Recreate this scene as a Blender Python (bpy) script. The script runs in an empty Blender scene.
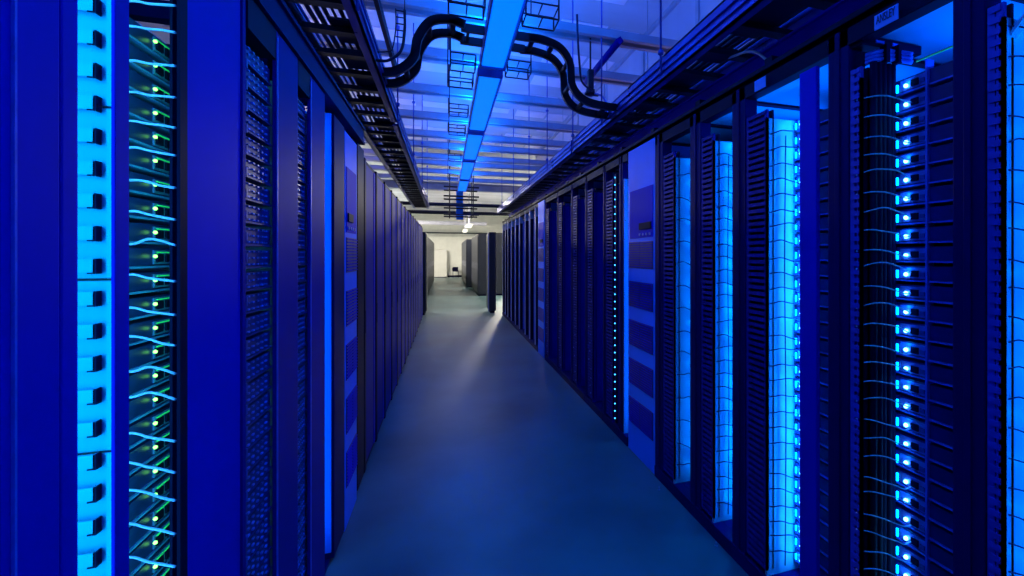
import bpy, bmesh, math, random
from mathutils import Vector, Matrix
random.seed(7)
S = bpy.context.scene
COL = S.collection
H = 1.55
TH = math.atan(154/460)

# ------------------------------------------------------------------ materials
MATS = {}
def mat(name, col, rough=.5, metal=0., emit=None, es=1., bump=0., bscale=40., var=0., vscale=3., spec=.5, stretch=None, alpha=1.):
    m = bpy.data.materials.new(name); m.use_nodes = True
    nt = m.node_tree; b = nt.nodes['Principled BSDF']
    b.inputs['Base Color'].default_value = (*col, 1)
    b.inputs['Roughness'].default_value = rough
    b.inputs['Metallic'].default_value = metal
    b.inputs['Specular IOR Level'].default_value = spec
    tc = nt.nodes.new('ShaderNodeTexCoord')
    mp = nt.nodes.new('ShaderNodeMapping')
    nt.links.new(tc.outputs['Object'], mp.inputs['Vector'])
    if stretch: mp.inputs['Scale'].default_value = stretch
    if var > 0:
        n = nt.nodes.new('ShaderNodeTexNoise'); n.inputs['Scale'].default_value = vscale
        n.inputs['Detail'].default_value = 5
        nt.links.new(mp.outputs['Vector'], n.inputs['Vector'])
        r = nt.nodes.new('ShaderNodeValToRGB')
        r.color_ramp.elements[0].position = .3; r.color_ramp.elements[1].position = .7
        r.color_ramp.elements[0].color = (*[c*(1-var) for c in col], 1)
        r.color_ramp.elements[1].color = (*[min(1, c*(1+var)) for c in col], 1)
        nt.links.new(n.outputs['Fac'], r.inputs['Fac'])
        nt.links.new(r.outputs['Color'], b.inputs['Base Color'])
        mr = nt.nodes.new('ShaderNodeMapRange')
        mr.inputs['To Min'].default_value = max(0, rough-.08); mr.inputs['To Max'].default_value = rough+.08
        nt.links.new(n.outputs['Fac'], mr.inputs['Value'])
        nt.links.new(mr.outputs['Result'], b.inputs['Roughness'])
    if bump > 0:
        n2 = nt.nodes.new('ShaderNodeTexNoise'); n2.inputs['Scale'].default_value = bscale
        nt.links.new(mp.outputs['Vector'], n2.inputs['Vector'])
        bp = nt.nodes.new('ShaderNodeBump'); bp.inputs['Strength'].default_value = bump
        bp.inputs['Distance'].default_value = .01
        nt.links.new(n2.outputs['Fac'], bp.inputs['Height'])
        nt.links.new(bp.outputs['Normal'], b.inputs['Normal'])
    if emit:
        b.inputs['Emission Color'].default_value = (*emit, 1)
        b.inputs['Emission Strength'].default_value = es
    MATS[name] = m
    return m

M_floor = mat('polished_concrete', (.095, .165, .175), .37, var=.34, vscale=1.1, bump=.05, bscale=5)
M_ceil = mat('ceiling_sheet', (.55, .55, .65), .42, var=.22, vscale=.55, stretch=(.5, 2.2, 1))
M_lightpatch = mat('reflected_light_patch', (.92, .78, .88), .35, var=.1, vscale=2)  # reflected light on the ceiling put into a pale colour
M_wall = mat('painted_wall', (.55, .5, .62), .5, var=.12, vscale=.9, stretch=(1, 2, .3))
M_white = mat('white_wall', (.8, .79, .74), .6, var=.05)
M_post = mat('blue_black_steel', (.005, .005, .09), .5, spec=.05, metal=.0, var=.15, vscale=1.5, stretch=(1, 1, .4))
M_panel = mat('blue_painted_steel', (.005, .010, .50), .55, spec=.06, metal=.0, var=.2, vscale=1.3, stretch=(1, 1, .5))
M_black = mat('black_powder_coat', (.004, .004, .03), .5, spec=.05, var=.2, vscale=4)
M_door = mat('black_mesh_door', (.007, .009, .11), .4, metal=.2, var=.25, vscale=2, bump=.1, bscale=220)
M_far = mat('charcoal_cabinet', (.014, .017, .03), .4, var=.15, vscale=3)
M_mid = mat('mid_blue_steel', (.004, .006, .24), .5, spec=.05, var=.15, vscale=1.3, stretch=(1, 1, .4))
M_slotd = mat('dark_slotted_plastic', (.008, .014, .22), .5, spec=.08, var=.3, vscale=30)
M_slot = mat('slotted_plastic', (.03, .045, .42), .5, spec=.3, var=.2, vscale=9)
M_side = mat('galvanised_side', (.42, .46, .62), .4, var=.12, vscale=2.5)
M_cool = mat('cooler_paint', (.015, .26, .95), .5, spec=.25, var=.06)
M_grille = mat('cooler_grille', (.012, .018, .16), .4)
M_lip = mat('server_lip', (.10, .16, .75), .35, metal=.2, var=.1, vscale=30)
M_srv = mat('server_black', (.008, .011, .15), .4, var=.3, vscale=20)
M_port = mat('port_metal', (.15, .2, .65), .3, metal=.3, var=.2, vscale=60)
M_dport = mat('port_dark', (.05, .07, .35), .35, var=.3, vscale=60)
M_wire = mat('white_cable', (.75, .8, .9), .4, var=.05)
M_wireb = mat('blue_cable', (.12, .2, .8), .4, var=.05)
M_wired = mat('dark_cable', (.012, .014, .08), .45, var=.1)
M_yel = mat('yellow_cable', (.85, .8, .12), .4, emit=(.7, .8, .05), es=.0, var=.05)
M_alu = mat('beam_galvanised', (.42, .42, .52), .4, metal=.2, var=.15, vscale=3)
M_tray = mat('tray_channel', (.03, .05, .42), .3, metal=.5, var=.15, vscale=5)
M_dark = mat('black_ladder', (.006, .007, .03), .45, var=.1)
M_lamp = mat('lamp_diffuser', (.1, .3, .8), .5, emit=(.0, .17, 1.), es=1.3)
M_lampf = mat('lamp_body', (.05, .10, .55), .4, var=.05)
M_lampw = mat('white_lamp_diffuser', (.9, .9, .85), .5, emit=(1, .95, .82), es=1.5)
M_led = mat('blue_led', (.1, .3, 1), .4, emit=(.09, .5, 1), es=16.)
M_ledc = mat('blue_led_column', (.1, .3, 1), .4, emit=(.04, .40, 1), es=3.)
M_ledb = mat('blue_led_bar', (.1, .3, 1), .4, emit=(.0, .33, 1), es=6.)
M_ledg = mat('green_led', (.1, 1, .2), .4, emit=(.22, 1, .12), es=4.5)
M_signp = mat('sign_plate', (.12, .34, .85), .5, var=.05)
M_signt = mat('sign_text', (.004, .008, .09), .5)
M_bin = mat('white_cabinet', (.72, .70, .66), .5, var=.04)

# ------------------------------------------------------------------ helpers
def box(bm, x0, x1, y0, y1, z0, z1):
    if x0 > x1: x0, x1 = x1, x0
    if y0 > y1: y0, y1 = y1, y0
    if z0 > z1: z0, z1 = z1, z0
    v = [bm.verts.new(p) for p in ((x0,y0,z0),(x1,y0,z0),(x1,y1,z0),(x0,y1,z0),(x0,y0,z1),(x1,y0,z1),(x1,y1,z1),(x0,y1,z1))]
    for f in ((0,3,2,1),(4,5,6,7),(0,1,5,4),(1,2,6,5),(2,3,7,6),(3,0,4,7)):
        bm.faces.new([v[i] for i in f])

def tube(bm, pts, r, n=6, caps=True):
    pts = [Vector(p) for p in pts]
    rings = []
    up = Vector((.13, .27, .95))
    for i, p in enumerate(pts):
        t = (pts[min(i+1, len(pts)-1)] - pts[max(i-1, 0)]).normalized()
        a = t.cross(up)
        if a.length < 1e-3: a = t.cross(Vector((1, 0, 0)))
        a.normalize(); b = t.cross(a)
        rings.append([bm.verts.new(p + r*(math.cos(2*math.pi*k/n)*a + math.sin(2*math.pi*k/n)*b)) for k in range(n)])
    for i in range(len(rings)-1):
        for k in range(n):
            f = bm.faces.new((rings[i][k], rings[i][(k+1)%n], rings[i+1][(k+1)%n], rings[i+1][k])); f.smooth = True
    if caps:
        bm.faces.new(rings[0][::-1]); bm.faces.new(rings[-1])

def spline(ctrl, n=8):
    P = [Vector(c) for c in ctrl]; P = [P[0]*2-P[1]] + P + [P[-1]*2-P[-2]]
    out = []
    for i in range(1, len(P)-2):
        for k in range(n):
            t = k/n
            out.append(.5*((2*P[i]) + (P[i+1]-P[i-1])*t + (2*P[i-1]-5*P[i]+4*P[i+1]-P[i+2])*t*t + (3*P[i]-P[i-1]-3*P[i+1]+P[i+2])*t**3))
    out.append(P[-2]); return out

def BM(): return bmesh.new()

def obj(name, bm, m, parent=None, bev=0.):
    bmesh.ops.recalc_face_normals(bm, faces=bm.faces)
    if parent is not None:
        off = Vector(parent['_o']) if '_o' in parent else Vector(parent.location)
        bmesh.ops.translate(bm, verts=bm.verts, vec=-off)
    me = bpy.data.meshes.new(name); bm.to_mesh(me); bm.free()
    o = bpy.data.objects.new(name, me); COL.objects.link(o)
    me.materials.append(m)
    if parent is not None:
        o.parent = parent
        if '_o' in parent: o['_o'] = parent['_o']
        else: o['_o'] = tuple(parent.location)
    if bev:
        md = o.modifiers.new('bevel', 'BEVEL'); md.width = bev; md.segments = 2; md.limit_method = 'ANGLE'
    return o

def boxes(name, bl, m, parent=None, bev=0.):
    bm = BM()
    for b in bl: box(bm, *b)
    return obj(name, bm, m, parent, bev)

def tag(o, label, cat, group=None):
    o['label'] = label; o['category'] = cat
    if group: o['group'] = group
    return o

def thing(name, loc, label, cat, group=None):
    o = bpy.data.objects.new(name, None); COL.objects.link(o); o.location = loc
    o.empty_display_size = .1
    return tag(o, label, cat, group)

def recenter(o):
    """put the origin of a one-mesh thing at the bottom centre of its mesh"""
    vs = [v.co for v in o.data.vertices]
    lo = Vector([min(v[i] for v in vs) for i in range(3)]); hi = Vector([max(v[i] for v in vs) for i in range(3)])
    c = Vector(((lo.x+hi.x)/2, (lo.y+hi.y)/2, lo.z))
    o.data.transform(Matrix.Translation(-c)); o.location = c
    return o

def struct(name, bl, m, bev=0.):
    o = boxes(name, bl, m, None, bev); o['kind'] = 'structure'; return recenter(o)

def copy_tree(o, parent=None):
    c = o.copy(); COL.objects.link(c)
    if parent is not None: c.parent = parent
    for ch in [x for x in CH.get(o.name, [])]: copy_tree(ch, c)
    return c
CH = {}
def reg(o):
    CH[o.name] = [c for c in COL.objects if c.parent == o]
    for c in CH[o.name]: reg(c)

ONES = ['', 'first','second','third','fourth','fifth','sixth','seventh','eighth','ninth','tenth','eleventh','twelfth','thirteenth','fourteenth','fifteenth','sixteenth','seventeenth','eighteenth','nineteenth']
def nth(n):
    if n < 20: return ONES[n]
    t = {2: ('twentieth', 'twenty'), 3: ('thirtieth', 'thirty'), 4: ('fortieth', 'forty')}[n//10]
    return t[0] if n % 10 == 0 else t[1] + '-' + ONES[n % 10]

def area(name, loc, direction, sx, sy, power, col, yaxis=None):
    l = bpy.data.lights.new(name, 'AREA'); l.shape = 'RECTANGLE'; l.size = sx; l.size_y = sy
    l.energy = power; l.color = col
    o = bpy.data.objects.new(name, l); COL.objects.link(o); o.location = loc
    d = Vector(direction).normalized()
    z = -d; y = Vector(yaxis or (0, 0, 1)); x = y.cross(z).normalized(); y = z.cross(x)
    o.rotation_euler = Matrix((x, y, z)).transposed().to_euler()
    return o

XR, XL, KL = 1.392, -.536, .96
def uY(u, X): return X/math.tan(math.atan((u-600)/460)+TH)

# ------------------------------------------------------------------ the room
CZ = 4.45
struct('floor', [(-4.6, 4.6, -3, 34, -.1, 0)], M_floor)
struct('ceiling', [(-4.6, 4.6, -3, 34, CZ, CZ+.1)], M_ceil)
struct('wall_left', [(-4.7, -4.6, -3, 34, 0, CZ)], M_white)
struct('wall_right', [(2.5, 2.72, -3, 13.4, 0, CZ)], M_wall)
struct('wall_right_far', [(4.6, 4.7, 13.4, 34, 0, CZ), (2.72, 4.6, 13.3, 13.4, 0, CZ)], M_white)
struct('wall_back', [(-4.7, 4.7, 34, 34.1, 0, CZ)], M_white)
struct('wall_front', [(-4.7, 2.72, -3.1, -3, 0, CZ)], M_black)
struct('baseboard_back', [(.1, 4.6, 33.96, 34, 0, .12)], M_black)
n = 1
for y in (3.1, 4.2, 5.6, 7.2, 8.8):      # upright seams on the right wall
    struct('trim_%d' % n, [(2.48, 2.5, y, y+.06, 2.4, CZ)], M_alu); n += 1
struct('trim_%d' % n, [(2.46, 2.5, -2.9, 13.3, CZ-.05, CZ)], M_alu); n += 1
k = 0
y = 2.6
while y < 12.2:  # pale plates painted as patches of reflected light on the ceiling
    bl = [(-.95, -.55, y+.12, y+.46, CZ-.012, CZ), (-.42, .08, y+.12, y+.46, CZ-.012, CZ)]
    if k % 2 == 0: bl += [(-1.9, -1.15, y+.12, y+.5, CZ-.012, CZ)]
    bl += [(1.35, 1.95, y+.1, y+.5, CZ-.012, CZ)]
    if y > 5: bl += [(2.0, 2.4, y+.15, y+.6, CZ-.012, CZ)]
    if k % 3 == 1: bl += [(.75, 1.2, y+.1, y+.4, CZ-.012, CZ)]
    struct('trim_%d' % n, bl, M_lightpatch); n += 1; k += 1
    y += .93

# cross beams: C-channels with two lips
HB = 1.9
bd = [.4255, .52, .63, .746, .855, .935, 1.04, 1.11, 1.22, 1.34]
for i, q in enumerate([.30]+bd):
    d = q*1e-2*460*HB
    Y = (d-.12)/.948
    z = H+HB
    bm = BM()
    w = .16
    box(bm, -2.2, 2.49, Y-w/2, Y+w/2, z+.02, z+.035)
    box(bm, -2.2, 2.49, Y-w/2, Y-w/2+.02, z-.03, z+.02)
    box(bm, -2.2, 2.49, Y+w/2-.02, Y+w/2, z-.03, z+.02)
    box(bm, -2.2, 2.49, Y-w/2+.02, Y-w/2+.045, z-.03, z-.022)
    box(bm, -2.2, 2.49, Y+w/2-.045, Y+w/2-.02, z-.03, z-.022)
    box(bm, -2.2, 2.49, Y-.02, Y+.02, z+.035, z+.07)
    o = recenter(obj('ceiling_beam', bm, M_alu))
    tag(o, 'long grey steel channel beam crossing above the aisle, %s counted from the camera' % nth(i+1), 'beam', 'steel channel beams crossing under the ceiling')
# pale beams and pipes further away
for (v, h, th, m, lb) in ((191, 1.9, .12, M_alu, 'wide pale grey beam crossing the ceiling just before the bright end'),
                       (205, 1.28, .045, M_dark, 'upper dark pipe crossing the aisle where the blue light ends'),
                       (213, 1.2, .05, M_dark, 'lower dark pipe crossing the aisle where the blue light ends'),
                       (225, 1.9, .10, M_alu, 'pale beam crossing the far bright part of the hall'),
                       (233, 1.5, .05, M_far, 'thin dark pipe crossing above the far black cabinets')):
    d = 460*h/(255-v); Y = (d-.12)/.948
    if Y > 33: Y = 31
    bm = BM()
    if m is M_alu:
        box(bm, -4.5, 2.5, Y-th, Y+th, H+h, H+h+.03); box(bm, -4.5, 2.5, Y-.015, Y+.015, H+h+.03, H+h+.2); box(bm, -4.5, 2.5, Y-th, Y+th, H+h+.2, H+h+.23)
    else:
        tube(bm, [(-4.6, Y, H+h), (0, Y, H+h), (2.5 if Y < 13.3 else 4.6, Y, H+h)], th, 10)
    tag(recenter(obj('ceiling_beam' if m is M_alu else 'pipe', bm, m)), lb, 'beam' if m is M_alu else 'pipe')
bm = BM()
tube(bm, [(1.42, 3.7, H+1.85), (1.42, 4.75, H+1.85)], .035, 4)
tag(recenter(obj('diagonal_brace', bm, M_mid)), 'short slanted dark brace between the two nearest cross beams', 'brace')

# ------------------------------------------------------------------ ceiling lights
HL = 1.55; XC = .365
ends = [-3.0, -.9, 1.15, 3.8, 5.78, 7.55, 9.55, 11.5]
def dY(d): return (d-.12)/.948
yy = [(-2.9, -1.0), (-.8, 1.6), (1.75, dY(3.83)), (dY(3.98), dY(5.75)), (dY(5.9), dY(7.5)), (dY(7.65), dY(9.45)), (dY(9.6), dY(11.2))]
for i, (a, b) in enumerate(yy):
    t = thing('ceiling_light', (XC, (a+b)/2, H+HL), 'x', 'light', 'blue glowing strip lights in a line above the aisle')
    t['label'] = ['blue strip light behind the viewpoint farthest back', 'blue strip light directly overhead behind the viewpoint',
        'glowing blue strip light over the aisle, nearest and largest in the picture', 'second glowing blue strip light from the camera', 'third glowing blue strip light from the camera',
        'fourth glowing blue strip light from the camera', 'last and most distant of the blue strip lights'][i]
    bm = BM()
    z = H+HL
    for (x0, x1) in ((-.105, -.095), (.095, .105)): box(bm, XC+x0, XC+x1, a, b, z-.01, z+.06)
    box(bm, XC-.105, XC+.105, a, b, z+.06, z+.075)
    box(bm, XC-.095, XC+.095, a, a+.02, z-.01, z+.06); box(bm, XC-.095, XC+.095, b-.02, b, z-.01, z+.06)
    obj('housing', bm, M_lampf, t)
    bm = BM(); box(bm, XC-.088, XC+.088, a+.03, b-.03, z, z+.03)
    obj('diffuser', bm, M_lamp, t, .01)
    if i < len(yy)-1:
        bm = BM(); box(bm, XC-.03, XC+.03, b-.03, b+.2, z+.078, z+.10)
        obj('joiner', bm, M_dark, t)
    area('strip_light_down', (XC, (a+b)/2, z-.02), (0, 0, -1), .17, b-a-.1, 4.6*(b-a), (.0, .15, 1), (0, 1, 0))
    area('strip_light_up', (XC, (a+b)/2, z+.09), (0, 0, 1), .2, b-a-.1, 32*(b-a), (.0, .15, 1), (0, 1, 0))
# wire bracket frames beside the joints of the lights
wb = 0
for (Y, w) in ((3.0, .22), (3.95, .20), (4.35, .22), (5.3, .2), (6.15, .2), (7.9, .2), (9.9, .2)):
    for sgn in ((-1, 1) if Y < 4 else (-1,)):
        bm = BM(); x0 = XC+sgn*.13; x1 = x0+sgn*w; z0 = H+HL+.02; z1 = z0+.09
        for z in (z0, z1):
            for y in (Y, Y+.16): tube(bm, [(x0, y, z), (x1, y, z)], .006, 5)
            for x in (x0, (x0+x1)/2, x1): tube(bm, [(x, Y, z), (x, Y+.16, z)], .005, 5)
        for x in (x0, x1):
            for y in (Y, Y+.16): tube(bm, [(x, y, z0), (x, y, CZ if (x == x1 and y == Y) else z1)], .006, 5)
        wb += 1
        tag(recenter(obj('wire_bracket', bm, M_dark)), 'black wire bracket frame %s the strip light, %s from the camera' % ('left of' if sgn < 0 else 'right of', nth({3.0:1,3.95:2,4.35:3,5.3:4,6.15:5,7.9:6,9.9:7}[Y] if sgn < 0 else {3.0:1,3.95:2}[Y])), 'bracket', 'black wire frames beside the strip lights')
# box ladder at the end of the line of lights
bm = BM()
for x in (XC-.28, XC+.28):
    for y in (11.9, 12.6): tube(bm, [(x, y, H+.95), (x, y, CZ)], .014, 5)
for z in (H+1.0, H+1.22, H+1.45, H+1.68):
    for y in (11.9, 12.6): tube(bm, [(XC-.42, y, z), (XC+.42, y, z)], .022, 5)
tag(recenter(obj('ladder_frame', bm, M_dark)), 'dark hanging ladder frame at the far end of the strip lights', 'frame')
bm = BM(); box(bm, XC-.11, XC+.07, 12.8, 12.95, H+.95, H+1.75)
tag(recenter(obj('blue_duct_post', bm, M_cool)), 'upright bright blue channel hanging inside the dark ladder frame', 'channel')
bpy.data.objects[-1] if False else None

# ------------------------------------------------------------------ cable trays
def tray(side, y0, y1, label):
    s = 1 if side == 'R' else -1
    if s > 0: xi, xo, zb = 1.29, 1.71, H+1.10
    else: xi, xo, zb = -.40, -.76, H+1.15
    t = thing('cable_tray', ((xi+xo)/2, y0, zb), label, 'cable tray')
    bm = BM()
    for (x, hgt) in ((xi, .15), (xo, .11)):
        sg = 1 if x == xi else -1
        xx = x
        e = s*sg
        box(bm, xx, xx+e*.012, y0, y1, zb, zb+hgt)
        box(bm, xx, xx+e*.05, y0, y1, zb, zb+.012)
        box(bm, xx, xx+e*.05, y0, y1, zb+hgt-.012, zb+hgt)
        box(bm, xx-e*.012, xx, y0, y1, zb+.045, zb+.06)
        box(bm, xx-e*.012, xx, y0, y1, zb+.09, zb+.1)
    obj('side_channel', bm, M_tray, t)
    y = y0+.1
    while y < y1-.1:
        boxes('rung', [(min(xi, xo)+.01, max(xi, xo)-.01, y, y+.06, zb+.013, zb+.04)], M_dark, t); y += .3
    # plates lying over the rungs with openings between
    y = y0
    while y < y1-.3:
        L = random.choice((.35, .5, .22)); a = min(xi, xo)+.06; b = max(xi, xo)-.06
        c = random.uniform(.12, .3)
        if s > 0: boxes('cover_plate', [(a, b-c*.5, y, y+L*.8, zb+.045, zb+.055)], M_dark, t)
        else: boxes('cover_plate', [(a+c*.5, b, y, y+L*.8, zb+.045, zb+.055)], M_dark, t)
        y += L+random.uniform(.02, .12)
    return t
tray('L', .2, 4.35, 'blue-edged cable tray hung over the left rack row, nearest section')
tray('L', 4.45, 12.2, 'cable tray over the left cabinets, far section')
tray('R', .3, 4.75, 'blue-edged cable tray hung over the right rack row, nearest section')
tray('R', 4.85, 12.4, 'cable tray over the right racks, far section')
# perforated strip by the left tray
bm = BM()
for k in range(34):
    y = 2.45+k*.05; box(bm, -.385, -.36, y, y+.022, H+1.43, H+1.47)
for z in (H+1.42, H+1.47): box(bm, -.385, -.36, 2.4, 4.2, z, z+.012)
tag(recenter(obj('perforated_rail', bm, M_dark)), 'black perforated rail with a row of square holes above the left tray', 'rail')

# cables inside the trays (each bundle one thing)
for (side, x0, x1, z, nn, ya, yb) in (('left', -.72, -.46, H+1.235, 8, .3, 12), ('right', 1.36, 1.66, H+1.18, 9, .4, 12.2)):
    for j in range(nn):
        x = x0+(x1-x0)*j/(nn-1); pts = []
        y = ya
        ph = 0
        while y < yb:
            pts.append((x+.012*math.sin(y*2.1+ph), y, z)); y += .3
        bm = BM(); tube(bm, pts, random.choice((.008, .012, .015)), 6)
        o = recenter(obj('tray_cable', bm, random.choice((M_wired, M_wired, M_wireb)))); tag(o, 'long dark blue cable lying in the %s overhead tray among look-alikes' % side, 'cable', 'cables lying in the %s overhead tray' % side)

# threaded rods
rn = {}
for (x, ys, side) in ((-.385, (2.35, 4.2, 6.2, 8.4, 10.6), 'left'), (1.27, (2.6, 3.75, 4.7, 6.0, 7.4, 9.2, 11.2), 'right')):
    for i, y in enumerate(ys):
        bm = BM(); tube(bm, [(x, y, H+1.12), (x, y, CZ)], .007, 6)
        tube(bm, [(x, y, H+1.25), (x, y, H+1.275)], .018, 6); tube(bm, [(x, y, H+1.90), (x, y, H+1.92)], .02, 6)
        tag(recenter(obj('hanging_rod', bm, M_lampf)), 'thin threaded rod holding up the %s tray, %s from the camera' % (side, nth(i+1)), 'rod', 'threaded rods holding the trays')

# S-shaped cable ladders
def ladder(prof, ya, yb, label):
    t = thing('cable_ladder', (prof[0][0], (ya+yb)/2, prof[0][2] if len(prof[0]) > 2 else prof[0][1]), label, 'cable ladder')
    pts = spline([(x, 0, z) for x, z in prof], 8)
    for yv in (ya, yb):
        bm = BM()
        for i in range(len(pts)-1):
            a, b = pts[i], pts[i+1]
            tn = (b-a).normalized(); nrm = Vector((-tn.z, 0, tn.x))
            vs = []
            for yq in (yv-.014, yv+.014):
                for p, e in ((a-tn*.006, -1), (b+tn*.006, -1), (b+tn*.006, 1), (a-tn*.006, 1)):
                    vs.append(bm.verts.new((p.x+nrm.x*e*.028, yq, p.z+nrm.z*e*.028)))
            for f in ((0,1,2,3),(7,6,5,4),(0,4,5,1),(1,5,6,2),(2,6,7,3),(3,7,4,0)): bm.faces.new([vs[q] for q in f])
        obj('side_rail', bm, M_dark, t)
    L = 0; nxt = .06
    for i in range(len(pts)-1):
        L += (pts[i+1]-pts[i]).length
        if L > nxt:
            nxt += .17
            bm = BM(); p = pts[i]; tube(bm, [(p.x, ya, p.z), (p.x, yb, p.z)], .02, 6); obj('rung', bm, M_dark, t)
    return t
zt = H+1.60
ladder([(-.46, H+1.20), (-.32, H+1.22), (-.21, H+1.32), (-.18, H+1.46), (-.10, H+1.585), (.02, zt+.02), (.12, zt)], 3.33, 3.54, 'black S-curved cable ladder dropping onto the left tray')
ladder([(.56, zt+.02), (.68, zt+.02), (.82, H+1.58), (.90, H+1.47), (.92, H+1.30), (1.02, H+1.20), (1.20, H+1.17), (1.36, H+1.17)], 3.42, 3.64, 'black S-curved cable ladder dropping onto the right tray')
bm = BM()
for y in (3.38, 3.58): box(bm, .10, .58, y-.014, y+.014, zt-.026, zt+.03)
for x in (.14, .30, .46): box(bm, x, x+.02, 3.38, 3.58, zt-.01, zt+.01)
tag(recenter(obj('cable_ladder', bm, M_dark)), 'straight black cable ladder piece passing above the nearest strip light', 'cable ladder')

# loose hanging cables & small fittings
def wire(name, ctrl, r, m, label, group=None, cat='cable', n=8):
    bm = BM(); tube(bm, spline(ctrl, n), r, 6); return tag(recenter(obj(name, bm, m)), label, cat, group)
wire('power_cable', [(.98, 3.5, H+1.9), (1.0, 3.55, H+1.75), (1.03, 3.6, H+1.55), (1.08, 3.7, H+1.45), (1.2, 3.8, H+1.42)], .009, M_wired, 'dark cable hanging in a loop beside the right S-curved ladder')
wire('power_cable', [(1.22, 3.85, H+1.42), (1.28, 3.75, H+1.36), (1.33, 3.7, H+1.22), (1.36, 3.7, H+1.12)], .008, M_wireb, 'thin cable drooping from the black hanging plug to the right tray')
t = thing('hanging_socket', (1.20, 3.85, H+1.45), 'black hanging socket box with a cable above the right tray', 'socket')
bm = BM(); box(bm, 1.175, 1.225, 3.82, 3.88, H+1.45, H+1.62); obj('box', bm, M_dark, t, .008)
bm = BM(); tube(bm, [(1.2, 3.85, H+1.62), (1.2, 3.85, H+1.9)], .008, 6); obj('cord', bm, M_dark, t)
bm = BM(); tube(bm, [(1.2, 3.85, H+1.40), (1.2, 3.85, H+1.45)], .04, 8); tube(bm, [(1.15, 3.85, H+1.41), (1.27, 3.85, H+1.41)], .015, 8); obj('plug', bm, M_dark, t)
# wire loop by the left tray
bm = BM(); 
for off in (0, .05):
    tube(bm, spline([(-.24-off, 3.05, H+1.50), (-.24-off, 3.05, H+1.38), (-.26-off, 3.05, H+1.25), (-.33-off*.3, 3.05, H+1.18+off), (-.40, 3.05, H+1.17+off)], 6), .009 if off == 0 else .004, 6)
for z in (1.49, 1.45, 1.41, 1.37, 1.33): tube(bm, [(-.24, 3.05, H+z), (-.29, 3.05, H+z)], .004, 5)
tube(bm, [(-.24, 3.05, H+1.50), (-.24, 3.05, CZ)], .003, 5)
tag(recenter(obj('cable_drop', bm, M_dark)), 'small dark wire ladder curling down to the left tray', 'cable drop')
wire('network_cable', [(1.52, 2.25, H+1.12), (1.50, 2.0, H+1.05), (1.52, 1.86, H+.93), (1.5, 1.68, H+.87), (1.5, 1.5, H+.9)], .007, M_wire, 'pale loose cable drooping under the right tray near the rack tops')

# ------------------------------------------------------------------ rack pieces
def rbox(side, D0, D1, Y0, Y1, Z0, Z1):
    X0, s = (XR, 1) if side == 'R' else (XL, -1)
    if s < 0: Y0 *= KL; Y1 *= KL
    return (X0+s*D0, X0+s*D1, Y0, Y1, Z0, Z1)

def manager(side, D, Ya, Yb, Z0, Z1, pitch, parent, m=M_slot):
    """slotted cable manager: two edges and a finger between slots"""
    bl = [rbox(side, D, D+.012, Ya, Ya+.018*(Yb-Ya)/abs(Yb-Ya), Z0, Z1), rbox(side, D, D+.012, Yb, Yb-.018*(Yb-Ya)/abs(Yb-Ya), Z0, Z1)]
    z = Z0
    i = 0
    while z < Z1:
        e = .0 if i % 5 else .0
        bl.append(rbox(side, D-.003, D+.014, min(Ya, Yb)+.006, max(Ya, Yb)-.006, z, z+pitch*.55)); z += pitch; i += 1
    boxes('cable_manager', bl, m, parent)
    boxes('manager_back', [rbox(side, D+.03, D+.04, Ya, Yb, Z0, Z1)], M_black, parent)

PIT = .0665
ZS0, NS = .13, 31

# --- server prototypes (front at local x=0 facing -x, depth +x, width along y)
def make_server(W, kind, s, label, D=.62):
    t = thing('server', (0, 0, 0), label, 'server')
    t['_o'] = (0, 0, 0)
    h = .052
    y0, y1 = -W/2, W/2
    boxes('chassis', [(s*.0, s*D, y0, y1, .004, h)], M_srv, t)
    boxes('tray_lip', [(s*-.006, s*D, y0, y1, -.0025, .003)], M_srv if kind == 'ports' else M_lip, t)
    if kind == 'blue':       # far end = +y : light bar in the corner, port block, round light
        boxes('light_bar', [(s*-.008, s*-.002, y1-.012, y1-.006, .008, .036)], M_ledb, t)
        pb = boxes('port_block', [(s*-.004, 0, y1-.115, y1-.02, .008, .046)], M_port, t)
        boxes('port', [(s*-.009, s*-.004, y1-.088, y1-.062, .014, .036)], M_black, pb)
        boxes('port', [(s*-.009, s*-.004, y1-.11, y1-.094, .016, .03)], M_dport, pb)
        bm = BM(); bmesh.ops.create_icosphere(bm, subdivisions=2, radius=.0068, matrix=Matrix.Translation((s*-.009, y1-.045, .022)))
        obj('status_light', bm, M_led, t)
    elif kind == 'green':
        pb = boxes('port_block', [(s*-.004, 0, y1-.14, y1-.01, .008, .046)], M_port, t)
        boxes('port', [(s*-.009, s*-.004, y1-.135, y1-.105, .014, .036)], M_black, pb)
        boxes('port', [(s*-.009, s*-.004, y1-.09, y1-.06, .014, .036)], M_black, pb)
        boxes('light_bar', [(s*-.007, s*-.003, y1-.13, y1-.02, .039, .042)], M_ledg2, t)
        bm = BM(); bmesh.ops.create_icosphere(bm, subdivisions=2, radius=.005, matrix=Matrix.Translation((s*-.010, y1-.148, .030)))
        obj('status_light', bm, M_ledg, t)
    elif kind == 'ports':
        for q in range(5):
            yy_ = y0+.03+(W-.06)*q/4.5
            boxes('port', [(s*-.005, 0, yy_, yy_+.012, zq, zq+.005) for zq in (.007, .026, .045)], M_portl, t)
    reg(t); return t
M_portl = mat('port_glint', (.14, .2, .6), .3, var=.8, vscale=25)
M_ledg2 = mat('green_light_bar', (.1, .8, .3), .4, emit=(.02, .75, .2), es=.3)

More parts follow.
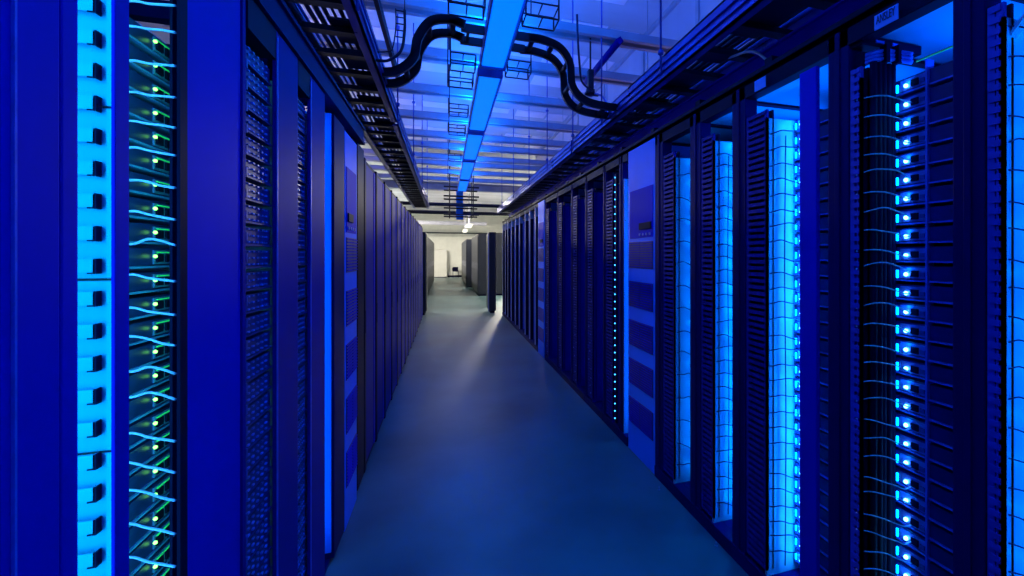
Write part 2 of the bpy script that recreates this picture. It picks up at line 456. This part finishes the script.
def fill_servers(side, D, ya, yb, kind, where, simple=False, n=NS, z0=ZS0, skip=()):
    s = 1 if side == 'R' else -1
    if s < 0: ya, yb = ya*KL, yb*KL
    X = (XR if side == 'R' else XL)+s*D
    W = abs(yb-ya); yc = (ya+yb)/2
    P = make_server(W, kind if not simple else 'plain', s, '', D=.13 if kind == 'ports' else .62)
    grp = 'servers in the ' + where
    for i in range(n):
        o = P if i == 0 else copy_tree(P)
        o.location = (X, yc, z0+i*PIT)
        o['group'] = grp
        o['label'] = 'black server in %s, %s from bottom' % (where, nth(i+1))

LED = (.0, .15, 1)
def leds(X, Y, n, e):
    for k in range(n):
        l = bpy.data.lights.new('led', 'POINT'); l.energy = e; l.color = (.0, .30, 1); l.shadow_soft_size = .006
        o = bpy.data.objects.new('led', l); COL.objects.link(o); o.location = (X, Y, .17+k*2*PIT)
def rack(side, yf, yn, label, pw=.10, mw=.14, sd=.155, side_mat=None, power=0, ztop=2.38, manager_m=M_slotd, pm=M_post, group=None, back=True, name='server_rack'):
    """yf: far edge of its far post; yn: near limit"""
    X0, s = (XR, 1) if side == 'R' else (XL, -1)
    t = thing(name, (X0+s*.5, (yf+yn)/2, 0), label, 'server rack', group or ('server racks along the %s side' % ('right' if s > 0 else 'left')))
    z0 = .075
    boxes('post', [rbox(side, 0, .07, yf-pw, yf, z0, ztop), rbox(side, -.006, 0, yf-pw*.62, yf-pw*.38, z0, ztop)], pm, t, .004)
    boxes('plinth', [rbox(side, -.005, .06, yn, yf, 0, z0), rbox(side, .06, 1.05, yn, yf, .05, z0)], M_post, t, .003)
    boxes('top_rail', [rbox(side, 0, .06, yn, yf, ztop-.065, ztop), rbox(side, .0, 1.05, yf-.04, yf, ztop-.05, ztop)], M_black, t, .003)
    ys = yf-pw-mw
    if mw > .02: manager(side, .004, yf-pw-.004, ys, .10, ztop-.16, .030, t, manager_m)
    boxes('side_panel', [rbox(side, .004, 1.05, ys, ys+.012, z0, ztop-.2)], side_mat or M_side, t)
    boxes('top_panel', [rbox(side, .07, 1.05, yn, yf-.04, ztop-.04, ztop-.03)], M_side, t)
    if back: boxes('back_panel', [rbox(side, 1.05, 1.06, yn, yf, 0, ztop)], M_panel, t)
    boxes('mounting_rail', [rbox(side, sd-.012, sd+.02, ys-.135, ys-.128, .1, ztop-.17)], M_lip, t)
    if power:
        Xl = X0+s*(sd-.02)
        area('led_fill', (Xl, ys-.09, 1.18), (-s*.30, 1, 0), .03, 2.1, power*.22, LED, (0, 0, 1))
        if power > 2: leds(Xl, ys-.055, 16, power*.03)
    return t, ys

# RIGHT ROW, near
tE, yE = rack('R', uY(828, XR), .94, 'open server rack at right with a dark inner side and a row of blue lights', pw=.095, mw=.050, side_mat=M_black, power=1.6, manager_m=M_slot)
tC, yC = rack('R', uY(732, XR), uY(828, XR), 'open server rack with wide glowing side panel and double line of blue lights', pw=.11, mw=.155, power=13)
tB, yB = rack('R', uY(690, XR), uY(732, XR), 'open rack with glowing side panel, one bay beyond the widest glow', pw=.12, mw=.13, power=11)
tA, yA = rack('R', uY(655, XR), uY(690, XR), 'open server rack with narrow light blue panel right beside the white ventilated unit', pw=.12, mw=.16, power=4)
tF, yF = rack('R', .94, .2, 'nearest open rack at the right edge with a bright cyan side panel', pw=.084, mw=.043, power=0, manager_m=M_slot)
area('led_fill', (XR+.12, yF-.12, 1.2), (-.15, 1, 0), .03, 2.1, 4, LED, (0, 0, 1)); leds(XR+.14, yF-.06, 16, .1)
for (ya, yb) in ((.9, yE), (1.38, yC), (1.95, yB)):
    area('top_fill', (XR+.35, (ya+yb)/2, 2.225), (-.2, 0, 1), .5, yb-ya-.1, 1.6, (.0, .12, 1), (0, 1, 0))  # added unseen lamp brightening the underside of the rack top
leds(XR+.130, yE-.05, 16, .035)
# middle pillar in the double light rack
boxes('door_pillar', [rbox('R', -.004, .016, uY(817, XR), uY(800, XR), .075, 2.30)], M_panel, tC, .004)

fill_servers('R', .155, yE-.012, .88, 'blue', 'dark-sided right rack')
fill_servers('R', .155, yC-.012, 1.35, 'blue', 'double-light right rack')
fill_servers('R', .155, yB-.012, 1.96, 'plain', 'right rack beyond the widest glow', simple=True)
fill_servers('R', .155, yA-.012, 2.38, 'plain', 'right rack beside the white ventilated unit', simple=True)

# two bright dots on the slotted strip of bay B
for z, q in ((1.63, 'upper'), (1.30, 'lower')):
    bm = BM(); bmesh.ops.create_icosphere(bm, subdivisions=2, radius=.009, matrix=Matrix.Translation((XR+.012, uY(699, XR+.012), z)))
    obj('indicator_light', bm, M_led, tB)

# far side white ventilated cooling unit(s)
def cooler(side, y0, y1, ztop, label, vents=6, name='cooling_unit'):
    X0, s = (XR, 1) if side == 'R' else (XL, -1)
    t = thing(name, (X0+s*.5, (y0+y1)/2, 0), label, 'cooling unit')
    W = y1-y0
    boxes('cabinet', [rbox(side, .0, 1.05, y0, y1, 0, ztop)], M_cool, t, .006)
    # recess with display
    zt = H+.40; zb = H+.17
    boxes('recess_panel', [rbox(side, -.004, 0, y0+.03, y1-.05, zb-.04, zt+.1)], M_panel, t)
    boxes('display', [rbox(side, -.012, -.004, y0+.05, y0+W*.52, zb+.02, zb+.07)], M_black, t, .003)
    for k in range(4):
        boxes('button', [rbox(side, -.010, -.004, y0+.06+k*.06, y0+.085+k*.06, zb-.025, zb-.008)], M_portl, t)
    zz = H+.10
    for k in range(vents):
        a = zz-.20; bl = []
        if a < .08: break
        boxes('vent', [rbox(side, -.003, 0, y0+.03, y1-.03, a, zz)], M_grille, t)
        z = a+.008
        while z < zz-.01:
            bl.append(rbox(side, -.009, -.003, y0+.035, (y0+y1)/2-.01, z, z+.006)); bl.append(rbox(side, -.009, -.003, (y0+y1)/2+.01, y1-.035, z, z+.006)); z += .018
        boxes('louvres', bl, M_panel, t)
        zz -= .305
    return t
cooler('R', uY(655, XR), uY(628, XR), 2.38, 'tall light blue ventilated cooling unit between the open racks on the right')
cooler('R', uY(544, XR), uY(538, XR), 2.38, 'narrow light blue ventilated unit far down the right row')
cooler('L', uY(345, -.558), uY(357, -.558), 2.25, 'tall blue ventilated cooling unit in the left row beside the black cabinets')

# lit gap next to the cooler
t, ys = rack('R', 3.65, 3.46, 'narrow lit bay between the ventilated unit and the rack with a line of small lights', pw=.09, mw=.02, power=7)
# far right racks
us = [603, 585, 571, 557, 545]
prev = 3.65
names = ['first', 'second', 'third', 'fourth', 'fifth']
for i, u in enumerate(us):
    yf = uY(u, XR)
    t, ys = rack('R', yf, prev, 'dark open rack on the right, %s beyond the ventilated unit' % names[i], pw=.08, mw=.18, sd=.155, side_mat=M_mid, power=.8, pm=M_post)
    if i < 2: fill_servers('R', .155, ys-.012, prev+.03, 'plain', '%s right rack beyond the ventilated unit' % names[i], simple=True, n=31)
    if i == 0:
        bm = BM()
        Xl = XR+.002; Yl = uY(616, Xl)
        for k in range(34):
            z = .14+k*.063
            bmesh.ops.create_icosphere(bm, subdivisions=1, radius=.0075, matrix=Matrix.Translation((Xl-.01, Yl, z)))
        obj('led_column', bm, M_ledc, t); boxes('led_strip_base', [(Xl-.004, Xl+.01, Yl-.014, Yl+.014, .1, 2.25)], M_black, t)
    else:
        bm = BM()
        for k in range(24):
            z = .14+k*.085+random.uniform(-.01, .01); yv = yf-.12-random.uniform(0, .12)
            box(bm, XR-.005, XR+.003, yv, yv+.014, z, z+.008)
        obj('port', bm, M_port, t)
    prev = yf
usf = [534.5, 529, 524.5, 519, 515, 511, 507.5, 505, 502.5]
prev = uY(538, XR)
for i, u in enumerate(usf):
    yf = uY(u, XR)
    rack('R', yf, prev, 'distant black rack with thin post coloured pale as lit, %s beyond the narrow blue unit' % nth(i+1), pw=.10, mw=.02, sd=.05, power=0, side_mat=M_black, pm=M_alu)  # pale post material stands in for far white light on the posts
    boxes('door', [], M_door) if False else None
    prev = yf
REND = prev

# LEFT ROW
def lthing(name, y0, y1, label, cat='server rack', grp='server racks along the left side'):
    return thing(name, (XL-.5, (y0+y1)/2, 0), label, cat, grp)
L = 'L'
t0 = lthing('server_rack', .3, 1.09, 'nearest left rack with blue door and a bright cyan side panel with black clips')
boxes('door', [rbox(L, 0, .03, .45, .928, .02, 2.5)], M_panel, t0, .004)
boxes('door_edge', [rbox(L, -.004, .0, .843, .847, .02, 2.5)], M_lip, t0)
boxes('post', [rbox(L, .004, .03, .937, .972, .02, 2.5)], M_panel, t0, .003)
boxes('post', [rbox(L, 0, .006, 1.050, 1.09, .02, 2.5)], M_panel, t0, .002)
boxes('back_panel', [rbox(L, 1.05, 1.06, .3, 1.09, 0, 2.4)], M_panel, t0)
boxes('plinth', [rbox(L, 0, 1.05, .3, 1.09, 0, .02)], M_post, t0)
bl = []; z = .03; k = 0
while z < 2.45:
    bl.append(rbox(L, .004, .62, 1.060, 1.066, z, z+.292)); z += .296
boxes('side_panel', bl, M_side, t0, .002)
pz = .055
k = 0; z = .2
while z < 2.42:
    yv = 1.060
    yv *= KL; yc_ = yv-.012
    x0 = -math.tan(-(math.atan((82-600)/460)+TH))*yc_; x1 = -math.tan(-(math.atan((95-600)/460)+TH))*yc_
    c = boxes('cable_clip', [(x0-.02, x1, yc_, yc_+.002, z, z+.023), (x1-.003, x1, yc_, yv, z, z+.023)], M_side, t0)
    boxes('clip_edge', [(x1, x1+.0022, yc_-.0015, yv, z-.002, z+.024), (x1-.010, x1, yc_-.0015, yc_, z-.002, z+.0005)], M_black, c)
    z += pz; k += 1
area('led_fill', (XL-.16, .70, 1.25), (.2, 1, 0), .03, 2.5, 14.0, (.0, .40, 1), (0, 0, 1))  # added lamp, hidden by the door, brightens the clipped side panel

t1 = lthing('server_rack', 1.09, 1.63, 'left rack with white cables and green port lights')
boxes('post', [rbox(L, 0, .006, 1.262, 1.292, .02, 2.5)], M_black, t1)
boxes('post', [rbox(L, .002, .012, 1.294, 1.425, .02, 2.5)], M_panel, t1, .002)
boxes('door', [rbox(L, .008, .02, 1.437, 1.60, .02, 2.5)], M_panel, t1, .002); boxes('door_edge', [rbox(L, .004, .018, 1.604, 1.627, .02, 2.5)], M_mid, t1, .002)
boxes('recess', [rbox(L, .03, .035, 1.30, 1.62, .02, 2.5)], M_black, t1)
boxes('top_panel', [rbox(L, .04, 1.05, 1.10, 1.63, 2.42, 2.43)], M_side, t1)
boxes('plinth', [rbox(L, 0, 1.05, 1.10, 1.63, 0, .02)], M_post, t1)
fill_servers(L, .242, 1.18, 1.83, 'green', 'green-lit left rack', n=31, z0=.12)
area('led_fill', (-.665, 1.52, 1.25), (-1, .45, 0), .012, 2.2, 2.4, (.03, 1, .35), (0, 0, 1))  # added green lamp hidden behind the post, brightens the server ports
area('led_fill', (XL-.12, 1.075, 1.25), (.0, .9, 0), .02, 2.2, 5.5, (.03, .42, 1), (0, 0, 1))  # added hidden lamp to brighten the white cables

def lopen(y0, y1, yend, where, label, m=M_mid):
    t = lthing('server_rack', y0, yend, label)
    boxes('door', [rbox(L, 0, .012, y1, yend-.004, .02, 2.30)], m, t, .002)
    boxes('trim_strip', [rbox(L, -.004, 0, y1, y1+.006, .02, 2.28)], M_lip, t)
    boxes('top_rail', [rbox(L, 0, .1, y0, y1, 2.2, 2.3)], M_black, t)
    boxes('slot_strip', [rbox(L, .004, .01, y0+.001, y0+.010, .04+q*.062, .066+q*.062) for q in range(34)], M_dport, t)
    boxes('plinth', [rbox(L, 0, 1.05, y0, yend, 0, .02)], M_post, t)
    boxes('side_panel', [rbox(L, .04, 1.05, yend-.02, yend-.01, .02, 2.2)], M_side, t)
    fill_servers(L, .018, y0+.012, y1-.002, 'ports', where, n=32, z0=.05)
lopen(1.63, 1.87, 2.12, 'left rack with wide port column', 'left rack with a wide perforated column of small ports')
lopen(2.12, 2.29, 2.55, 'left rack with narrow port column', 'left rack with a narrower perforated column of small ports')
t2 = lthing('server_rack', 2.55, 3.01, 'left rack with a single bright blue vertical strip beside its door')
boxes('side_panel', [rbox(L, 0.01, 1.0, 2.72, 2.73, .06, 2.26)], M_cool, t2)
boxes('door', [rbox(L, 0, .04, 2.74, 3.0, .02, 2.26)], M_post, t2, .004)
boxes('plinth', [rbox(L, 0.02, 1.05, 2.56, 3.0, 0, .02)], M_post, t2)
area('led_fill', (XL-.08, 2.60*KL, 1.2), (.1, 1, 0), .02, 2.1, 2.0, (.0, .25, 1), (0, 0, 1))
# header rail along the left racks
boxes_ = [rbox(L, 0, .07, 1.64, 3.66, 2.305, 2.42), rbox(L, -.01, 0, 1.64, 3.66, 2.305, 2.32), rbox(L, -.01, 0, 1.64, 3.66, 2.405, 2.42)] + [rbox(L, .07, .9, y, y+.05, 2.32, 2.38) for y in (1.95, 2.35, 2.8, 3.3)]
tag(recenter(boxes('header_rail', boxes_, M_post)), 'dark blue header rail running along the tops of the left racks', 'rail')
# black post and cabinets
t = thing('server_cabinet', (XL-.5, 3.55, 0), 'first black cabinet of the left row, next to the ventilated unit', 'cabinet', 'black cabinets along the left side')
boxes('body', [rbox(L, 0.03, 1.05, 3.41, 3.68, 0, 2.3)], M_black, t, .004)
boxes('door', [rbox(L, 0.0, .03, 3.42, 3.67, .04, 2.27)], M_black, t, .004)
def lcab(y0, y1, i):
    t = thing('server_cabinet', (XL-.5, (y0+y1)/2, 0), 'x', 'cabinet', 'black cabinets along the left side')
    t['label'] = 'black mesh-door cabinet of the left row, %s past the one by the ventilated unit' % nth(i)
    boxes('body', [rbox(L, .035, 1.05, y0+.004, y1-.004, 0, 2.25)], M_black, t, .004)
    boxes('door', [rbox(L, .008, .03, y0+.075, y1-.012, .06, 2.2)], M_mid, t, .003)
    boxes('door_frame', [rbox(L, 0, .035, y0+.006, y0+.07, .03, 2.23), rbox(L, 0.012, .035, y0+.07, y1-.008, 2.2, 2.23), rbox(L, 0.012, .035, y0+.07, y1-.008, .03, .06)], M_black, t, .003)
    boxes('edge_strip', [rbox(L, .004, .008, y1-.10, y1-.03, .06, 2.2)], M_panel, t); boxes('handle', [rbox(L, -.003, .0, y0+.03, y0+.045, 1.0, 1.16)], M_black, t, .003)
y = 3.70
for i in range(15):
    lcab(y, y+.585, i+1); y += .588

# far cabinets
def fcab(x0, x1, y0, y1, z, label, grp, face):
    t = thing('server_cabinet', ((x0+x1)/2, (y0+y1)/2, 0), label, 'cabinet', grp)
    boxes('body', [(x0, x1, y0, y1, .06, z)], M_far, t, .01)
    boxes('plinth', [(x0+.03, x1-.03, y0+.03, y1-.03, 0, .06)], M_black, t)
    fx = x0 if face < 0 else x1
    boxes('door', [(fx, fx+face*.02, y0+.03, y1-.03, .1, z-.05)], M_far, t, .005)
    boxes('handle', [(fx+face*.02, fx+face*.026, y0+.06, y0+.09, 1.0, 1.25)], M_alu, t, .004)
fcab(1.09, 1.27, 12.55, 13.2, 2.16, 'black cabinet end standing out from the far end of the right row', None, -1)
bm = BM(); box(bm, 1.055, 1.085, 12.5, 12.56, .05, 2.14)
tag(recenter(obj('edge_post', bm, M_alu)), 'pale upright strip on the corner of the cabinet ending the right row', 'post')
y = 17.95
for i in range(6):
    fcab(1.15, 2.2, y, y+.72, 2.35, 'charcoal cabinet in the distant right block, %s from the camera' % nth(i+1), 'charcoal cabinets in the distant right block', -1); y += .73
y += .35
for i in range(9):
    fcab(.92, 2.0, y, y+.72, 2.3, 'charcoal cabinet in the rearmost right block, %s from the camera' % nth(i+1), 'charcoal cabinets in the rearmost right block', -1); y += .73
fcab(-1.5, -.495, 12.65, 13.3, 2.14, 'black cabinet end standing out from the far end of the left row', None, 1)
y = 14.6
for i in range(14):
    fcab(-1.7, -.66, y, y+.95, 2.25, 'charcoal cabinet beyond the left row, %s from the camera' % nth(i+1), 'charcoal cabinets beyond the left row', 1); y += .96

# things by the end wall
t = thing('storage_cabinet', (-.38, 33.6, 0), 'tall white cabinet against the bright end wall', 'cabinet')
boxes('body', [(-.85, .07, 33.3, 33.94, .04, 1.92)], M_bin, t, .02)
boxes('door', [(-.84, -.40, 33.28, 33.3, .08, 1.88), (-.38, .06, 33.28, 33.3, .08, 1.88)], M_bin, t, .01)
boxes('plinth', [(-.82, .04, 33.32, 33.9, 0, .04)], M_black, t)
t = thing('office_chair', (.62, 33.2, 0), 'small black chair by the end wall beside the far right cabinets', 'chair')
boxes('seat', [(.42, .82, 33.0, 33.4, .42, .48)], M_black, t, .02)
boxes('backrest', [(.44, .80, 33.38, 33.42, .48, .72)], M_black, t, .015)
for (x, yv) in ((.44, 33.02), (.79, 33.02), (.44, 33.36), (.79, 33.36)):
    boxes('leg', [(x, x+.025, yv, yv+.025, 0, .42)], M_black, t)
boxes('armrest', [(.40, .44, 33.02, 33.38, .62, .66), (.40, .44, 33.2, 33.24, .48, .62)], M_black, t)

# white lights in the far hall
for i, (x, yv) in enumerate(((-2.6, 15.5), (-2.6, 20), (-2.6, 25), (3.2, 17), (3.2, 22), (1.05, 23), (1.05, 28))):
    zz = 4.3 if i < 5 else 2.9
    t = thing('white_ceiling_light', (x, yv, zz), 'x', 'light', 'white ceiling lights in the far hall')
    t['label'] = 'white ceiling light in the far hall, ' + ('over the left side, ' + nth(i+1) if i < 3 else ('over the right side, ' + nth(i-2) if i < 5 else 'low on the right, ' + nth(i-4))) + ' from the camera'
    boxes('housing', [(x-.14, x+.14, yv-.75, yv+.75, zz+.03, zz+.10)], M_bin, t, .01)
    boxes('diffuser', [(x-.11, x+.11, yv-.72, yv+.72, zz, zz+.03)], M_lampw, t)
    for yy_ in (-.5, .5): pass
    boxes('mount', [(x-.02, x+.02, yv-.5, yv-.46, zz+.1, CZ), (x-.02, x+.02, yv+.46, yv+.5, zz+.1, CZ)], M_alu, t)
    area('white_tube', (x, yv, zz-.02), (0, 0, -1), .22, 1.4, (280, 500, 1300, 240, 800, 8, 14)[i], (1, .93, .78), (0, 1, 0))

for i, (x, z, ya, yb, side) in enumerate(((-1.75, 2.9, 2.2, 4.6, 'left'), (-1.75, 2.9, 5.2, 7.6, 'left'), (-1.75, 2.9, 8.2, 10.6, 'left'), (2.25, 2.6, 2.0, 5.0, 'right'), (2.25, 2.6, 6.0, 9.0, 'right'))):  # unseen lilac lamps added to tint the ceiling and right wall
    t = thing('added_uplight', (x, (ya+yb)/2, z), 'unseen added lilac lamp over the %s rack row, %s from the camera' % (side, nth(i+1 if i < 3 else i-2)), 'light', 'unseen added uplights above the rack rows')
    boxes('housing', [(x-.06, x+.06, ya, yb, z-.05, z)], M_bin, t, .005)
    for y in (ya+.2, yb-.2): boxes('hanger', [(x-.075, x-.065, y, y+.01, z-.03, CZ)], M_alu, t)
    area('lilac_fill', (x, (ya+yb)/2, z+.01), (0, 0, 1), .1, yb-ya-.1, 9 if i < 3 else 2.5, (.8, .62, 1), (0, 1, 0))
# ------------------------------------------------------------------ cables across the racks
def cable_set(side, n, z0, z1, path, r, m, where, look, amp=.012):
    protos = []
    for k in range(5):
        a, mid, b = path
        rr = random.Random(k*11+n)
        ctrl = []
        N = 5
        ph = rr.uniform(-1, 1)
        for q in range(N+1):
            f = q/N
            p = Vector(a).lerp(Vector(b), f)+Vector(mid)*math.sin(math.pi*f)
            p.z += amp*(math.sin(f*math.pi*1.5+ph)-math.sin(ph))*(.6+.8*rr.random())*(1 if q else 0)+rr.uniform(-.001, .001)
            ctrl.append(p)
        bm = BM(); tube(bm, spline(ctrl, 4), r, 6)
        bmesh.ops.translate(bm, verts=bm.verts, vec=-Vector(a))
        me = bpy.data.meshes.new('network_cable'); bmesh.ops.recalc_face_normals(bm, faces=bm.faces); bm.to_mesh(me); bm.free(); me.materials.append(m); protos.append(me)
    for i in range(n):
        o = bpy.data.objects.new('network_cable', protos[random.randrange(5)]); COL.objects.link(o)
        o.location = (a[0], a[1], z0+(z1-z0)*i/(n-1)+random.uniform(-.006, .006))
        tag(o, '%s network cable across the %s, %s from bottom' % (look, where, nth(i+1)), 'cable', '%s cables across the %s' % (look, where))
# near left
cable_set('L', 31, .17, 2.16, ((-.69, 1.275, 0), (0, 0, -.002), (-.545, 1.213, .004)), .0028, M_wire, 'green-lit left rack', 'thin white', .009)
# bay E
cable_set('R', 30, .16, 2.10, ((XR+.002, yE+.02, 0), (0, -.03, .004), (XR+.148, yE-.075, 0)), .0022, M_wire, 'dark-sided right rack', 'thin pale blue', .014)
cable_set('R', 28, .18, 2.10, ((XR+.002, yC+.02, 0), (0, -.02, -.002), (XR+.147, yC-.06, .0)), .0028, M_wired, 'double-light right rack', 'thin dark', .012)
cable_set('R', 28, .18, 2.10, ((XR+.002, yB+.02, 0), (0, -.02, -.003), (XR+.147, yB-.04, .0)), .003, M_wired, 'right rack beyond the widest glow', 'thin dark', .012)
cable_set('R', 14, .18, 2.05, ((XR+.002, yA+.02, 0), (0, -.02, -.006), (XR+.147, yA-.04, .0)), .003, M_wired, 'right rack beside the ventilated unit', 'thin dark', .02)
cable_set('R', 26, .25, 2.15, ((XR+.002, yF+.02, 0), (0, -.01, -.002), (XR+.10, yF-.04, .0)), .0022, M_wired, 'nearest right rack', 'thin dark', .008)
# upright dark cables in front of glowing panels
for (X, Y, lb) in ((XR+.09, yC-.02, 'upright thin dark cable in front of the widest glowing panel'), (XR+.085, yB-.02, 'upright thin dark cable in front of the second glowing panel')):
    wire('network_cable', [(X, Y, .12), (X+.004, Y, .8), (X-.003, Y, 1.5), (X+.003, Y, 2.1)], .003, M_wired, lb)

# dark hose column in bay E with a clipped collar on top
t = thing('cable_bundle', (XR+.10, yE-.01, .08), 'thick dark upright cable bundle in the right rack with a pale clipped collar on top', 'cable bundle')
bm = BM()
for k in range(5):
    x = XR+.048+k*.022
    tube(bm, [(x, yE-.012-.004*(k % 2), .08), (x, yE-.012-.004*(k % 2), 1.2), (x, yE-.012, 2.235)], .013, 8)
obj('bundle', bm, M_black, t)
bm = BM()
arc = [(XR+.03, yE+.03, 2.245), (XR+.06, yE+.005, 2.262), (XR+.10, yE-.012, 2.268), (XR+.135, yE-.03, 2.262), (XR+.16, yE-.07, 2.24)]
for dz in (-.014, 0, .014):
    tube(bm, spline([(a, b, c+dz) for a, b, c in arc], 6), .008, 6)
obj('collar', bm, M_wireb, t)
for (a, b, c) in (arc[0], arc[2], arc[3]):
    boxes('clip', [(a-.008, a+.008, b-.016, b+.012, c-.03, c+.034)], M_black, t)
t = thing('top_bracket', (XR+.2, yE+.05, 2.29), 'black crosswise bracket box above the clipped collar', 'bracket')
boxes('bar', [(XR+.01, XR+.30, yE+.0, yE+.05, 2.30, 2.335)], M_black, t, .003)
boxes('end_plate', [(XR+.07, XR+.11, yE-.004, yE+.0, 2.312, 2.322), (XR+.15, XR+.19, yE-.004, yE+.0, 2.312, 2.322)], M_lip, t)
wire('yellow_cable', [(XR+.14, yE-.1, 2.215), (XR+.142, yE-.2, 2.216), (XR+.143, .93, 2.216)], .0035, M_yel, 'thin yellow cable along the top of the rack with the dark inner side')
bm = BM()
for k in range(4):
    tube(bm, spline([(XR+.03+k*.008, yF+.03, 2.07), (XR+.035+k*.008, yF+.0, 2.14), (XR+.05+k*.008, yF-.05, 2.2), (XR+.08+k*.008, yF-.12, 2.24)], 5), .006, 6)
tag(recenter(obj('cable_bundle', bm, M_wire)), 'pale blue bundle of cables curving in at the top right corner', 'cable bundle')
# bundles above near left servers
bm = BM()
for k in range(7):
    z = 2.215+.022*k
    tube(bm, spline([(XL-.07, 1.08, z+.05), (XL-.09, 1.14, z+.02), (XL-.11, 1.22, z), (XL-.14, 1.36, z+.01), (XL-.17, 1.5, z+.02)], 5), .009, 6)
t = obj('cable_bundle', bm, M_wire); tag(recenter(t), 'thick bundle of light blue cables at the top of the green-lit left rack', 'cable bundle')
for k, lb in ((0, 'black cable tie loop around the light blue bundle, nearer one'), (1, 'black cable tie loop around the light blue bundle, farther one')):
    bm = BM(); yv = 1.17+k*.13; xv = XL-.085-k*.045
    tube(bm, [(xv+.055*math.cos(a*.4), yv, 2.29+.095*math.sin(a*.4)) for a in range(17)], .007, 6)
    tag(recenter(obj('cable_tie', bm, M_black)), lb, 'cable tie', 'black loops around the light blue bundle')

# header on the right racks with the sign
bm = BM(); box(bm, XR-.008, XR-.002, .3, REND, 2.385, 2.42); box(bm, XR-.008, XR+.07, .3, REND, 2.385, 2.40)
y = 1.1
while y < REND-.3:
    box(bm, XR+.0, XR+1.0, y, y+.05, 2.405, 2.45); y += .62
tag(recenter(obj('header_rail', bm, M_black)), 'long dark header rail along the tops of the right racks', 'rail')
bm = BM(); box(bm, 1.56, 1.58, .35, REND, H+.93, H+1.04); box(bm, 1.54, 1.60, .35, REND, H+1.04, H+1.05)
tag(recenter(obj('support_channel', bm, M_panel)), 'long blue support channel between the right tray and the rack tops', 'rail')
def sign(u0, u1, z0, z1, label, text):
    Xs = XR-.014
    ya, yb = uY(u0, Xs), uY(u1, Xs)
    t = thing('sign', (Xs, (ya+yb)/2, (z0+z1)/2), label, 'sign', None)
    boxes('plate', [(Xs-.004, Xs, yb, ya, z0, z1)], M_signp, t, .0015)
    if text:
        cu = bpy.data.curves.new('lettering', 'FONT'); cu.body = text; cu.size = .04; cu.align_x = 'CENTER'; cu.align_y = 'CENTER'; cu.extrude = .0008
        o = bpy.data.objects.new('lettering', cu); COL.objects.link(o)
        dg = bpy.context.evaluated_depsgraph_get(); dg.update()
        me = bpy.data.meshes.new_from_object(o.evaluated_get(dg)); bpy.data.objects.remove(o)
        me.materials.clear(); me.materials.append(M_signt)
        # face -X: text x -> -Y, text y -> Z
        me.transform(Matrix(((0, 0, -1, 0), (-1, 0, 0, 0), (0, 1, 0, 0), (0, 0, 0, 1))))
        q = bpy.data.objects.new('lettering', me); COL.objects.link(q); q.parent = t; q.location = (-.0058, 0, .004)
        w = max(v.co.y for v in me.vertices)-min(v.co.y for v in me.vertices)
        me.transform(Matrix.Scale((ya-yb)*.78/w, 4, (0, 1, 0)))
    return t
sign(875, 899, 2.308, 2.358, 'pale blue name plate with dark letters on the right header rail', 'ANSLEY')
sign(755, 766, 2.315, 2.365, 'blank pale blue plate on the header rail, farther than the lettered one', '')

# floor fasteners / small debris along the plinth omitted; small upright floor bolts
for i, (u, v) in enumerate(((659, 490), (716, 546))):
    d = 460*H/(v-255); f = math.atan((u-600)/460); X = d*math.sin(f+TH)/math.cos(f); Y = d*math.cos(f+TH)/math.cos(f)
    bm = BM(); tube(bm, [(X, Y, 0), (X, Y, .022)], .004, 6); tube(bm, [(X, Y, 0), (X, Y, .004)], .009, 8)
    tag(recenter(obj('floor_bolt', bm, M_alu)), 'small bright bolt in the floor beside the right plinth, %s one' % ('farther' if i == 0 else 'nearer'), 'bolt')

for o in COL.objects:
    if '_o' in o: del o['_o']

# ------------------------------------------------------------------ world, camera
w = bpy.data.worlds.new('world'); S.world = w; w.use_nodes = True
w.node_tree.nodes['Background'].inputs[0].default_value = (.0, .02, .1, 1); w.node_tree.nodes['Background'].inputs[1].default_value = .2
cd = bpy.data.cameras.new('camera'); cam = bpy.data.objects.new('camera', cd); COL.objects.link(cam)
cam.location = (0, 0, H); cam.rotation_euler = (math.pi/2, 0, -TH)
cd.sensor_fit = 'HORIZONTAL'; cd.sensor_width = 36; cd.lens = 460/1024*36
cd.shift_x = -(600-512)/1024; cd.shift_y = -(288-255)/1024
cd.clip_start = .01
S.camera = cam
S.view_settings.view_transform = 'Standard'; S.view_settings.look = 'None'
S.view_settings.gamma = 1; S.view_settings.use_curve_mapping = False
S.view_settings.exposure = 0
